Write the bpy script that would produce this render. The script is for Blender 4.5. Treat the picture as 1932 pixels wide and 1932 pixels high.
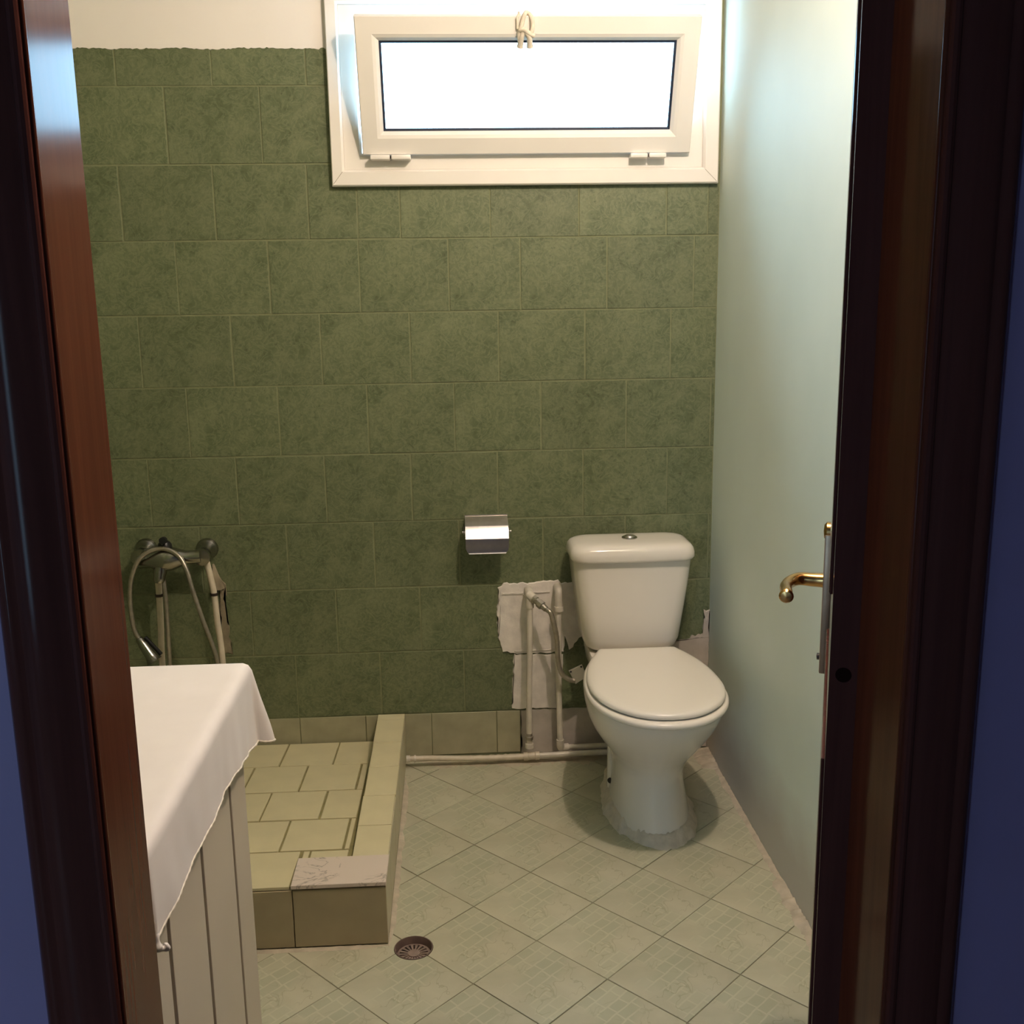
import bpy, bmesh, math, random
from mathutils import Vector, Matrix, noise

# ------------------------------------------------------------------ scene, camera, light
sc = bpy.context.scene
COL = sc.collection
for o in list(bpy.data.objects):
    bpy.data.objects.remove(o)

# camera (solved from the tile grid of the back wall; world: x = 0 right wall, y = 0 back wall, z = 0 floor)
cam_d = bpy.data.cameras.new('camera')
cam = bpy.data.objects.new('camera', cam_d); COL.objects.link(cam); sc.camera = cam
cam_d.sensor_fit = 'HORIZONTAL'; cam_d.sensor_width = 36.0; cam_d.lens = 36.0 * 1944.85 / 1932.0
cam_d.clip_start = 0.02
yaw, pit, rol = -.0539, -.2016, .0149
MR = (Matrix.Rotation(yaw, 3, 'Z') @ Matrix.Rotation(pit, 3, 'X') @ Matrix.Rotation(rol, 3, 'Y'))
cx_, cy_, cz_ = MR.col[0], MR.col[2], -MR.col[1]
m4 = Matrix((( cx_[0], cy_[0], cz_[0], -.7626), (cx_[1], cy_[1], cz_[1], -2.9933), (cx_[2], cy_[2], cz_[2], 1.3839), (0, 0, 0, 1)))
cam.matrix_world = m4

# bright overcast sky outside the windows
w = bpy.data.worlds.new('sky'); sc.world = w; w.use_nodes = True
nt = w.node_tree; bg = nt.nodes['Background']
bg.inputs['Color'].default_value = (.42, .71, 1.0, 1)
ZEN = 34.0                                             # standard overcast sky: L = Lz (1 + 2 sin elevation) / 3, same all round
tcw = nt.nodes.new('ShaderNodeTexCoord'); sxw = nt.nodes.new('ShaderNodeSeparateXYZ'); nt.links.new(tcw.outputs['Generated'], sxw.inputs[0])
mxw = nt.nodes.new('ShaderNodeMath'); mxw.operation = 'MAXIMUM'; mxw.inputs[1].default_value = 0; nt.links.new(sxw.outputs[2], mxw.inputs[0])
maw = nt.nodes.new('ShaderNodeMath'); maw.operation = 'MULTIPLY_ADD'; maw.inputs[1].default_value = ZEN * 2 / 3; maw.inputs[2].default_value = ZEN / 3
nt.links.new(mxw.outputs[0], maw.inputs[0]); nt.links.new(maw.outputs[0], bg.inputs['Strength'])

# warm ceiling bulb of the bathroom
ld = bpy.data.lights.new('ceiling_bulb_light', 'POINT'); ld.energy = 60; ld.color = (1.0, .785, .64); ld.shadow_soft_size = .035
lo = bpy.data.objects.new('ceiling_bulb_light', ld); COL.objects.link(lo); lo.location = (-.24, -1.45, 2.44)

# sampling portals in the two window openings (they give off no light of their own)
def portal(name, loc, rot, sx, sy):
    d = bpy.data.lights.new(name, 'AREA'); d.shape = 'RECTANGLE'; d.size = sx; d.size_y = sy
    d.cycles.is_portal = True
    o = bpy.data.objects.new(name, d); COL.objects.link(o); o.location = loc; o.rotation_euler = rot
portal('window_portal', (-.545, .11, 1.95), (math.radians(-90), 0, 0), 1.0, .48)
portal('hall_window_portal', (-2.14, -4.65, 1.15), (math.radians(90), 0, 0), .32, 1.5)

vs = sc.view_settings
vs.view_transform = 'Standard'; vs.look = 'None'; vs.gamma = 1; vs.use_curve_mapping = False; vs.exposure = 0.0
sc.display_settings.display_device = 'sRGB'

# ------------------------------------------------------------------ materials
def lin(r, g, b):
    f = lambda c: (c / 255 / 12.92) if c / 255 <= .04045 else ((c / 255 + .055) / 1.055) ** 2.4
    return (f(r), f(g), f(b))

class N:
    """little node-tree writer"""
    def __init__(s, name):
        s.m = bpy.data.materials.new(name); s.m.use_nodes = True
        s.t = s.m.node_tree; s.b = s.t.nodes['Principled BSDF']; s.out = s.t.nodes['Material Output']
    def n(s, typ, **kw):
        x = s.t.nodes.new(typ)
        for k, v in kw.items():
            if k in x.inputs.keys(): x.inputs[k].default_value = v
            else: setattr(x, k, v)
        return x
    def l(s, a, b): s.t.links.new(a, b)
    def coord(s, kind='Object'): return s.n('ShaderNodeTexCoord').outputs[kind]
    def pos(s): return s.n('ShaderNodeNewGeometry').outputs['Position']
    def mapping(s, vec, scale=(1, 1, 1), loc=(0, 0, 0), rot=(0, 0, 0)):
        x = s.n('ShaderNodeMapping'); x.inputs['Scale'].default_value = scale; x.inputs['Location'].default_value = loc; x.inputs['Rotation'].default_value = rot
        s.l(vec, x.inputs['Vector']); return x.outputs[0]
    def noise(s, vec, scale, detail=3, rough=.5, dist=0):
        x = s.n('ShaderNodeTexNoise'); x.inputs['Scale'].default_value = scale; x.inputs['Detail'].default_value = detail
        x.inputs['Roughness'].default_value = rough; x.inputs['Distortion'].default_value = dist
        s.l(vec, x.inputs['Vector']); return x.outputs[0]
    def ramp(s, fac, stops, interp='LINEAR'):
        x = s.n('ShaderNodeValToRGB'); x.color_ramp.interpolation = interp
        e = x.color_ramp.elements
        while len(e) < len(stops): e.new(.5)
        for i, (p, c) in enumerate(stops):
            e[i].position = p; e[i].color = (*c, 1) if len(c) == 3 else c
        s.l(fac, x.inputs['Fac']); return x.outputs['Color']
    def fr(s, fac, a, b):            # value ramp
        return s.ramp(fac, [(a, (0, 0, 0)), (b, (1, 1, 1))])
    def mix(s, fac, a, b, blend='MIX'):
        x = s.n('ShaderNodeMix', data_type='RGBA', blend_type=blend)
        for sock, v in ((x.inputs['Factor'], fac), (x.inputs['A'] if 0 else x.inputs[6], a), (x.inputs[7], b)):
            if hasattr(v, 'links') or hasattr(v, 'is_linked'): s.l(v, sock)
            elif isinstance(v, (int, float)): sock.default_value = v
            else: sock.default_value = (*v, 1)
        return x.outputs[2]
    def math(s, op, a, b=None):
        x = s.n('ShaderNodeMath', operation=op)
        for i, v in enumerate((a, b)):
            if v is None: continue
            if isinstance(v, (int, float)): x.inputs[i].default_value = v
            else: s.l(v, x.inputs[i])
        return x.outputs[0]
    def sep(s, vec):
        x = s.n('ShaderNodeSeparateXYZ'); s.l(vec, x.inputs[0]); return x.outputs
    def bump(s, h, strength=.3, dist=.002):
        x = s.n('ShaderNodeBump'); x.inputs['Strength'].default_value = strength; x.inputs['Distance'].default_value = dist
        s.l(h, x.inputs['Height']); s.l(x.outputs[0], s.b.inputs['Normal'])
    def set(s, color=None, rough=None, metal=None, **kw):
        for k, v in (('Base Color', color), ('Roughness', rough), ('Metallic', metal)):
            if v is None: continue
            if hasattr(v, 'is_linked'): s.l(v, s.b.inputs[k])
            elif isinstance(v, (int, float)): s.b.inputs[k].default_value = v
            else: s.b.inputs[k].default_value = (*v, 1)
        for k, v in kw.items(): s.b.inputs[k].default_value = v
        return s.m

def simple(name, color, rough=.5, metal=0, var=.06, scale=30, bump=0):
    k = N(name); v = k.coord(); n1 = k.noise(v, scale, 4)
    d = tuple(c * (1 - var) for c in color); u = tuple(min(1, c * (1 + var)) for c in color)
    c = k.ramp(n1, [(.3, d), (.7, u)])
    if bump: k.bump(k.noise(v, scale * 4, 4), bump)
    return k.set(c, rough, metal)

def mat_green_tile():
    k = N('green_tile'); v = k.coord(); oi = k.n('ShaderNodeObjectInfo')
    rnd = oi.outputs['Random']
    off = k.n('ShaderNodeVectorMath', operation='SCALE'); off.inputs[0].default_value = (.35, .1, .27); k.l(rnd, off.inputs['Scale'])
    ad = k.n('ShaderNodeVectorMath', operation='ADD'); k.l(v, ad.inputs[0]); k.l(off.outputs[0], ad.inputs[1]); v2 = ad.outputs[0]
    big = k.noise(v2, 16, 3, .55, .6)
    c = k.ramp(big, [(.34, (.086, .112, .056)), (.66, (.162, .186, .102))])
    s1 = k.math('ABSOLUTE', k.math('SUBTRACT', k.noise(v2, 27, 3, .6, 1.8), .5))
    stroke = k.ramp(s1, [(.0, (1, 1, 1)), (.035, (.45, .45, .45)), (.085, (0, 0, 0))])
    c = k.mix(k.math('MULTIPLY', stroke, .55), c, (.23, .255, .15))
    fine = k.noise(v2, 120, 3, .6)
    c = k.mix(.22, c, k.ramp(fine, [(.32, (.05, .065, .025)), (.5, (.14, .165, .075)), (.75, (.24, .26, .14))]))
    pit_ = k.ramp(k.noise(v2, 120, 1), [(.24, (1, 1, 1)), (.29, (0, 0, 0))])
    c = k.mix(k.math('MULTIPLY', pit_, .5), c, (.06, .075, .03))
    tone = k.ramp(rnd, [(0, (.93, .93, .93)), (1, (1.05, 1.05, 1.05))])
    c = k.mix(1.0, c, tone, 'MULTIPLY')
    k.bump(fine, .12, .001)
    return k.set(c, .42, Specular_IOR_Level=.4) if False else k.set(c, .45)

def mat_floor_tile():
    k = N('floor_tile'); v = k.coord(); oi = k.n('ShaderNodeObjectInfo'); rnd = oi.outputs['Random']
    big = k.noise(v, 9, 3, .5, .5)
    c = k.ramp(big, [(.3, (.44, .435, .315)), (.7, (.54, .525, .39))])
    # printed mosaic bands in two corners of each tile
    br = k.n('ShaderNodeTexBrick', offset=.35, squash=1.35, squash_frequency=2)
    br.inputs['Scale'].default_value = 1.0; br.inputs['Brick Width'].default_value = .036; br.inputs['Row Height'].default_value = .026
    br.inputs['Mortar Size'].default_value = .0022; br.inputs['Mortar Smooth'].default_value = .3; br.inputs['Bias'].default_value = -.1
    br.inputs['Color1'].default_value = (.37, .40, .28, 1); br.inputs['Color2'].default_value = (.50, .51, .37, 1); br.inputs['Mortar'].default_value = (.585, .59, .44, 1)
    wob = k.n('ShaderNodeVectorMath', operation='SCALE'); nv = k.n('ShaderNodeTexNoise'); nv.inputs['Scale'].default_value = 14; k.l(v, nv.inputs['Vector'])
    k.l(nv.outputs['Color'], wob.inputs[0]); wob.inputs['Scale'].default_value = .012
    ad = k.n('ShaderNodeVectorMath', operation='ADD'); k.l(v, ad.inputs[0]); k.l(wob.outputs[0], ad.inputs[1])
    k.l(ad.outputs[0], br.inputs['Vector'])
    xyz = k.sep(v)
    band = k.math('ADD', k.math('MULTIPLY', xyz[0], 5.0), k.math('MULTIPLY', xyz[1], -2.0))
    wav = k.math('ABSOLUTE', k.math('ADD', band, k.math('MULTIPLY', k.math('SUBTRACT', k.noise(v, 7, 2), .5), 1.5)))
    mask = k.ramp(wav, [(.22, (1, 1, 1)), (.36, (0, 0, 0))])
    c = k.mix(k.math('MULTIPLY', mask, .42), c, br.outputs['Color'])
    # vein strokes
    s1 = k.math('ABSOLUTE', k.math('SUBTRACT', k.noise(v, 15, 2, .5, 1.2), .5))
    vein = k.ramp(s1, [(.0, (1, 1, 1)), (.022, (0, 0, 0))])
    gate = k.fr(k.noise(k.mapping(v, loc=(3, 1, 2)), 12, 2), .48, .6)
    c = k.mix(k.math('MULTIPLY', k.math('MULTIPLY', vein, gate), .60), c, (.32, .31, .20))
    dirt = k.fr(k.noise(k.pos(), 5, 4, .6), .42, .75)
    c = k.mix(k.math('MULTIPLY', dirt, .20), c, (.36, .31, .19))
    tone = k.ramp(rnd, [(0, (.95, .95, .95)), (1, (1.04, 1.04, 1.04))])
    c = k.mix(1.0, c, tone, 'MULTIPLY')
    return k.set(c, .42)

def mat_wood(name, a, b, rough=.22, grain_axis='Z'):
    k = N(name); v = k.coord()
    sc3 = {'Z': (26, 26, 1.1), 'Y': (26, 1.1, 26)}[grain_axis]
    mv = k.mapping(v, scale=sc3)
    g = k.noise(mv, 1.6, 5, .6, 1.2)
    fine = k.noise(k.mapping(v, scale=(120, 120, 2.5)), 1.5, 3)
    c = k.ramp(g, [(.28, a), (.72, b)])
    c = k.mix(.15, c, k.ramp(fine, [(.3, tuple(x * .6 for x in a)), (.7, b)]))
    knot = k.ramp(k.noise(k.mapping(v, scale=(9, 9, 2.2)), 1.3, 1), [(.22, (1, 1, 1)), (.30, (0, 0, 0))])
    c = k.mix(k.math('MULTIPLY', knot, .6), c, tuple(x * .35 for x in a))
    wave = k.noise(k.mapping(v, scale=(14, 14, 34), rot=(0, 0, 0)), .8, 2)
    k.bump(k.mix(.2, wave, fine), .035, .001)
    k.b.inputs['Specular IOR Level'].default_value = .06
    return k.set(c, rough)

def mat_painted_wall(name, c0, c1, rough=.6, bump=.12, low=None):
    k = N(name); p = k.pos()
    c = k.ramp(k.noise(p, 3.5, 4), [(.3, c0), (.7, c1)])
    if low:                           # grey skim coat showing where the paint stops above the floor
        z = k.sep(p)[2]
        zz = k.math('ADD', z, k.math('MULTIPLY', k.math('SUBTRACT', k.noise(p, 6, 4, .6), .5), .12))
        c = k.mix(k.ramp(zz, [(.10, (1, 1, 1)), (.26, (0, 0, 0))]), c, low)
    k.bump(k.noise(p, 60, 4), bump, .002)
    return k.set(c, rough)

M = {}
M['green_tile'] = mat_green_tile()
M['grout_green'] = simple('grout_green', (.205, .222, .122), .8, var=.15, scale=25, bump=.2)
M['cream_paint'] = mat_painted_wall('cream_paint', (.87, .82, .775), (.91, .86, .815))
M['mint_paint'] = mat_painted_wall('mint_paint', (.70, .775, .68), (.75, .82, .725), .62, .06, low=(.56, .53, .46))
M['left_wall'] = mat_painted_wall('left_wall', (.16, .19, .10), (.20, .23, .12))
M['hall_blue'] = mat_painted_wall('hall_blue', (.205, .155, .27), (.225, .17, .295), .6, .2)
M['hall_pale'] = mat_painted_wall('hall_pale', (.50, .48, .60), (.54, .52, .64), .6, .2)
M['hall_floor'] = simple('hall_floor', (.25, .17, .11), .4)
M['ceiling'] = mat_painted_wall('ceiling_white', (.56, .55, .53), (.60, .59, .57))
M['floor_tile'] = mat_floor_tile()
M['floor_grout'] = simple('floor_grout', (.24, .225, .145), .85, var=.2, scale=20)
M['skirting'] = simple('skirting_tile', (.37, .355, .235), .45, var=.14, scale=14)
M['plaster'] = simple('patch_plaster', (.78, .73, .67), .85, var=.13, scale=22, bump=.5)
M['plaster_grey'] = simple('grey_plaster', (.47, .43, .38), .85, var=.16, scale=14, bump=.4)
M['plaster_pink'] = simple('pink_plaster', (.54, .48, .42), .85, var=.14, scale=16, bump=.4)
M['old_cement'] = simple('old_cement', (.27, .225, .15), .9, var=.25, scale=30, bump=.5)
M['mortar'] = simple('mortar', (.50, .445, .34), .9, var=.16, scale=30, bump=.5)
M['mortar_white'] = simple('mortar_white', (.62, .56, .46), .85, var=.12, scale=40, bump=.6)
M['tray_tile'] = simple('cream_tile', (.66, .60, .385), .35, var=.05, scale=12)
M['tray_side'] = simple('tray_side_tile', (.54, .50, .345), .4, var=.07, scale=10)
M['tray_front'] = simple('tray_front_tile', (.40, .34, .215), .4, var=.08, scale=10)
M['tray_grout'] = simple('tray_grout', (.25, .22, .10), .9, var=.2, scale=30)
M['ceramic'] = simple('white_ceramic', (.78, .735, .66), .12, var=.01, scale=3)
M['seat_plastic'] = simple('seat_plastic', (.81, .765, .68), .25, var=.01, scale=3)
M['pvc'] = simple('white_pvc', (.86, .82, .765), .35, var=.015, scale=8)
M['gasket'] = simple('dark_gasket', (.012, .022, .05), .5)
M['chrome'] = simple('worn_chrome', (.36, .35, .32), .2, 1.0, var=.12, scale=25)
M['steel'] = simple('brushed_steel', (.60, .56, .53), .30, 1.0, var=.06, scale=60)
M['hose_metal'] = simple('hose_metal', (.42, .38, .32), .35, .8, var=.15, scale=60)
M['brass'] = simple('brass', (.62, .36, .13), .22, 1.0, var=.06, scale=30)
M['bronze_plate'] = simple('bronze_plate', (.36, .25, .16), .35, .7, var=.12, scale=30)
M['pipe_paint'] = simple('painted_pipe', (.62, .55, .43), .4, var=.08, scale=40)
M['pipe_white'] = simple('white_painted_pipe', (.66, .61, .52), .45, var=.09, scale=30)
M['clamp'] = simple('dark_clamp', (.03, .02, .015), .5)
M['black'] = simple('black_plastic', (.01, .01, .009), .4)
M['dark_hole'] = simple('dark_hole', (.03, .022, .016), .8)
M['drain'] = simple('drain_metal', (.33, .25, .215), .45, .35, var=.2, scale=60)
M['drain_cup'] = simple('drain_cup', (.16, .11, .09), .6, var=.2, scale=40)
M['cabinet'] = simple('cabinet_white', (.57, .50, .40), .5, var=.02, scale=6)
M['groove'] = simple('cabinet_groove', (.34, .295, .225), .7, var=.05)
M['wood'] = mat_wood('varnished_wood', lin(74, 38, 27), lin(90, 48, 34), .13)
M['wood_shaded'] = mat_wood('shaded_varnished_wood', lin(66, 37, 33), lin(82, 47, 41), .15)  # same wood as the jambs, with the hall-side shade put into its colour
M['string'] = simple('cotton_string', (.74, .66, .54), .9, var=.1, scale=80)
M['knot'] = simple('wood_knot_dark', (.012, .004, .003), .9); M['knot'].node_tree.nodes['Principled BSDF'].inputs['Specular IOR Level'].default_value = .03
M['lamp_white'] = simple('lamp_holder_white', (.8, .8, .78), .4)

def mat_cloth():
    k = N('white_cotton'); v = k.coord()
    wv = k.n('ShaderNodeTexWave', wave_type='BANDS'); wv.inputs['Scale'].default_value = 900; k.l(v, wv.inputs['Vector'])
    c = k.ramp(k.noise(v, 12, 3), [(.3, (.76, .70, .655)), (.7, (.80, .74, .695))])
    k.bump(k.mix(.5, wv.outputs[0], k.noise(v, 500, 2)), .06, .0005)
    return k.set(c, .85)
M['cloth'] = mat_cloth()

def mat_marble():
    k = N('veined_marble_tile'); v = k.coord()
    s1 = k.math('ABSOLUTE', k.math('SUBTRACT', k.noise(k.mapping(v, scale=(1, 1.6, 1), loc=(.4, .2, 0)), 11, 4, .6, 1.6), .5))
    vein = k.ramp(s1, [(0, (1, 1, 1)), (.03, (0, 0, 0))])
    gate = k.fr(k.noise(k.mapping(v, loc=(7.3, 2.1, 0)), 10, 1), .46, .56)
    c = k.mix(k.math('MULTIPLY', k.math('MULTIPLY', vein, gate), .8), (.70, .61, .53), (.27, .23, .19))
    return k.set(c, .35)
M['marble'] = mat_marble()

def mat_glass():
    k = N('thin_window_glass')
    tr = k.n('ShaderNodeBsdfTransparent'); tr.inputs['Color'].default_value = (.93, .97, .96, 1)
    gl = k.n('ShaderNodeBsdfGlossy'); gl.inputs['Roughness'].default_value = .03
    fz = k.n('ShaderNodeFresnel'); fz.inputs['IOR'].default_value = 1.45
    mx = k.n('ShaderNodeMixShader'); k.l(fz.outputs[0], mx.inputs[0]); k.l(tr.outputs[0], mx.inputs[1]); k.l(gl.outputs[0], mx.inputs[2])
    k.l(mx.outputs[0], k.out.inputs['Surface'])
    return k.m
M['glass'] = mat_glass()

# ------------------------------------------------------------------ mesh helpers
def finish(name, bm, mat, parent=None, smooth=None, loc=None):
    """bmesh -> ONE linked mesh object; smooth = angle in degrees above which edges stay sharp"""
    bmesh.ops.recalc_face_normals(bm, faces=bm.faces)
    if smooth:
        a = math.radians(smooth)
        for f in bm.faces: f.smooth = True
        for e in bm.edges:
            if len(e.link_faces) == 2 and e.calc_face_angle(0) > a: e.smooth = False
    me = bpy.data.meshes.new(name); 
    if loc is not None:
        bmesh.ops.translate(bm, verts=bm.verts, vec=-Vector(loc))
    bm.to_mesh(me); bm.free()
    o = bpy.data.objects.new(name, me); COL.objects.link(o)
    if isinstance(mat, (list, tuple)):
        for x in mat: me.materials.append(M[x])
    else: me.materials.append(M[mat])
    if loc is not None: o.location = loc
    if parent is not None:
        o.parent = parent
        if loc is not None: o.location = Vector(loc) - Vector(parent.location)
        elif parent.location.length: o.location = -Vector(parent.location)
    return o

def empty(name, loc=(0, 0, 0)):
    o = bpy.data.objects.new(name, None); COL.objects.link(o); o.location = loc; o.empty_display_size = .05
    return o
def tag(o, label, cat, group=None):
    o['label'] = label; o['category'] = cat
    if group: o['group'] = group
    return o
def struct(o, label=None):
    o['kind'] = 'structure'
    if label: o['label'] = label
    return o

def bx(bm, x0, x1, y0, y1, z0, z1, bev=0, mi=0):
    vs = [bm.verts.new(p) for p in [(x0,y0,z0),(x1,y0,z0),(x1,y1,z0),(x0,y1,z0),(x0,y0,z1),(x1,y0,z1),(x1,y1,z1),(x0,y1,z1)]]
    fs = [bm.faces.new([vs[i] for i in q]) for q in [(0,3,2,1),(4,5,6,7),(0,1,5,4),(1,2,6,5),(2,3,7,6),(3,0,4,7)]]
    for f in fs: f.material_index = mi
    if bev:
        es = list({e for f in fs for e in f.edges})
        bmesh.ops.bevel(bm, geom=es, offset=bev, segments=2, profile=.6, affect='EDGES')
    return bm
def box(name, b, mat, parent=None, bev=0, smooth=None, loc=None):
    bm = bmesh.new(); bx(bm, *b, bev=bev); return finish(name, bm, mat, parent, smooth, loc)

def loft(bm, rings, cap0=True, cap1=True, closed=True):
    R = [[bm.verts.new(p) for p in r] for r in rings]
    n = len(R[0])
    for a, b in zip(R, R[1:]):
        for i in range(n if closed else n - 1):
            j = (i + 1) % n
            bm.faces.new((a[i], a[j], b[j], b[i]))
    if cap0: bm.faces.new(list(reversed(R[0])))
    if cap1: bm.faces.new(R[-1])
    return R

def catmull(pts, n=8):
    pts = [Vector(p) for p in pts]; P = [pts[0] * 2 - pts[1]] + pts + [pts[-1] * 2 - pts[-2]]
    out = []
    for i in range(1, len(P) - 2):
        for k in range(n):
            t = k / n; a, b, c, d = P[i-1], P[i], P[i+1], P[i+2]
            out.append(.5 * ((2 * b) + (c - a) * t + (2*a - 5*b + 4*c - d) * t*t + (3*b - a - 3*c + d) * t**3))
    out.append(P[-2]); return out

def tube(bm, pts, r, n=10, cap=True):
    pts = [Vector(p) for p in pts]; rad = r if isinstance(r, (list, tuple)) else [r] * len(pts)
    t0 = (pts[1] - pts[0]).normalized(); up = Vector((0, 0, 1)) if abs(t0.z) < .9 else Vector((1, 0, 0))
    u = t0.cross(up).normalized(); rings = []
    for i, p in enumerate(pts):
        t = (pts[min(i + 1, len(pts) - 1)] - pts[max(i - 1, 0)]).normalized()
        u = (u - t * u.dot(t)).normalized(); v = t.cross(u)
        rings.append([p + (u * math.cos(a) + v * math.sin(a)) * rad[i] for a in [2 * math.pi * k / n for k in range(n)]])
    loft(bm, rings, cap, cap); return bm

def lathe(bm, prof, axis_o, axis_d, n=24):
    """prof = list of (distance along axis, radius)"""
    o = Vector(axis_o); d = Vector(axis_d).normalized()
    up = Vector((0, 0, 1)) if abs(d.z) < .9 else Vector((1, 0, 0)); u = d.cross(up).normalized(); v = d.cross(u)
    rings = [[o + d * h + (u * math.cos(2*math.pi*k/n) + v * math.sin(2*math.pi*k/n)) * max(r, 1e-4) for k in range(n)] for h, r in prof]
    loft(bm, rings); return bm

def rrect(cx, cy, hx, hy, r, z, n=6, bow=0):
    """rounded rectangle ring; bow pushes the front (-y) side out"""
    out = []
    for (sx, sy, a0) in ((1, 1, 0), (-1, 1, 90), (-1, -1, 180), (1, -1, 270)):
        for k in range(n + 1):
            a = math.radians(a0 + 90 * k / n)
            x = cx + sx * (hx - r) + r * math.cos(a); y = cy + sy * (hy - r) + r * math.sin(a)
            out.append((x, y, z))
        if (sx, sy) == (-1, -1):       # extra points along the front so that it can bow
            for k in range(1, 8): out.append((cx - (hx - r) + 2 * (hx - r) * k / 8, cy - hy, z))
    if bow:
        out = [(x, y - bow * max(0, 1 - ((x - cx) / hx) ** 2) if y < cy else y, zz) for x, y, zz in out]
    return out

def tile_box(name, c, hx, hy, axis, mat, parent, th=.008, ch=.0012, gap=.0015, tilt=0):
    """tile with chamfered front edges centred at c; axis 'y' faces -y, 'z' faces +z, 'x' faces +x"""
    bm = bmesh.new(); a, b = hx - gap, hy - gap
    def P(u, v, d):
        return {'y': (u, -d, v), 'z': (u, v, d), 'x': (d, u, v)}[axis]
    rings = [[P(s * (a - q), t * (b - q), d) for s, t in ((-1, -1), (1, -1), (1, 1), (-1, 1))] for q, d in ((0, -th), (0, -ch), (ch, 0))]
    loft(bm, rings)
    return finish_at(name, bm, mat, parent, c)

def finish_at(name, bm, mat, parent, c):
    bmesh.ops.recalc_face_normals(bm, faces=bm.faces)
    me = bpy.data.meshes.new(name); bm.to_mesh(me); bm.free(); me.materials.append(M[mat])
    o = bpy.data.objects.new(name, me); COL.objects.link(o); o.parent = parent
    o.location = Vector(c) - Vector(parent.location) if parent is not None else c
    return o

def ragged(poly, step=.012, amp=.004, seed=0, keep=()):
    """walk a polygon's edges in small steps with noise (x, z pairs)"""
    rnd = random.Random(seed); out = []
    n = len(poly)
    for i in range(n):
        a = Vector((*poly[i], 0)); b = Vector((*poly[(i + 1) % n], 0)); L = (b - a).length; m = max(1, int(L / step))
        for k in range(m):
            p = a.lerp(b, k / m); q = 0 if i in keep else amp
            out.append((p.x + rnd.uniform(-q, q), p.y + rnd.uniform(-q, q)))
    return out

def slab(name, poly, y0, y1, mat, parent, bumpy=0, seed=1):
    """extruded (x, z) polygon from y1 (back) to y0 (front) with a rounded front edge"""
    bm = bmesh.new()
    c = Vector((sum(p[0] for p in poly) / len(poly), sum(p[1] for p in poly) / len(poly)))
    def ins(p, q):
        d = (c - Vector(p)); d = d.normalized() * q if d.length else d
        return (p[0] + d.x, p[1] + d.y)
    rings = [[(p[0], y1, p[1]) for p in poly], [(p[0], y0 * .5 + y1 * .5, p[1]) for p in poly], [(ins(p, .002)[0], y0, ins(p, .002)[1]) for p in poly]]
    R = loft(bm, rings)
    bmesh.ops.triangulate(bm, faces=[f for f in bm.faces if len(f.verts) > 4])
    return finish(name, bm, mat, parent)

# ------------------------------------------------------------------ shell of the bathroom
XL, XR, YF, YH, ZC = -1.80, 0.0, -2.0, -2.10, 2.60      # left wall, right wall, front wall inside / hall side, ceiling
HX0, HX1, HZ0, HZ1 = -1.045, -.048, 1.735, 2.185        # window hole in the back wall
GY = .0016                                              # depth of the joints behind the tile faces
bm = bmesh.new()
bx(bm, XL - .1, HX0, GY, .13, 0, ZC); bx(bm, HX1, .1, GY, .13, 0, ZC)
bx(bm, HX0, HX1, GY, .13, 0, HZ0); bx(bm, HX0, HX1, GY, .13, HZ1, ZC)
wall_back = struct(finish('wall_back', bm, 'grout_green'), 'back wall of green tiles with cream paint above and a window')
# paint above the tiles, brushed raggedly over the top row
rnd = random.Random(3)
lower = []
xs = [XL + i * .006 for i in range(int((XR - XL) / .006) + 1)]
for x in xs:
    lower.append((x, 2.0585 + .0035 * (noise.noise((x * 9, 0, 0))) + .0035 * noise.noise((x * 60, 3, 0)) + rnd.uniform(-.0018, .0018)))
bm = bmesh.new()
def coat(pts, ztop):
    a = [bm.verts.new((x, -.0022, z)) for x, z in pts]; b = [bm.verts.new((x, -.0022, ztop)) for x, z in pts]
    for i in range(len(a) - 1): bm.faces.new((a[i], a[i+1], b[i+1], b[i]))
    a2 = [bm.verts.new((x, GY, z)) for x, z in pts]
    for i in range(len(a) - 1): bm.faces.new((a2[i], a2[i+1], a[i+1], a[i]))
coat([p for p in lower if p[0] < HX0 - .01], ZC)
coat([(HX0 - .012, HZ1 + .01), (HX1, HZ1 + .01)], ZC)
finish('paint_coat', bm, 'cream_paint', wall_back)

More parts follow.
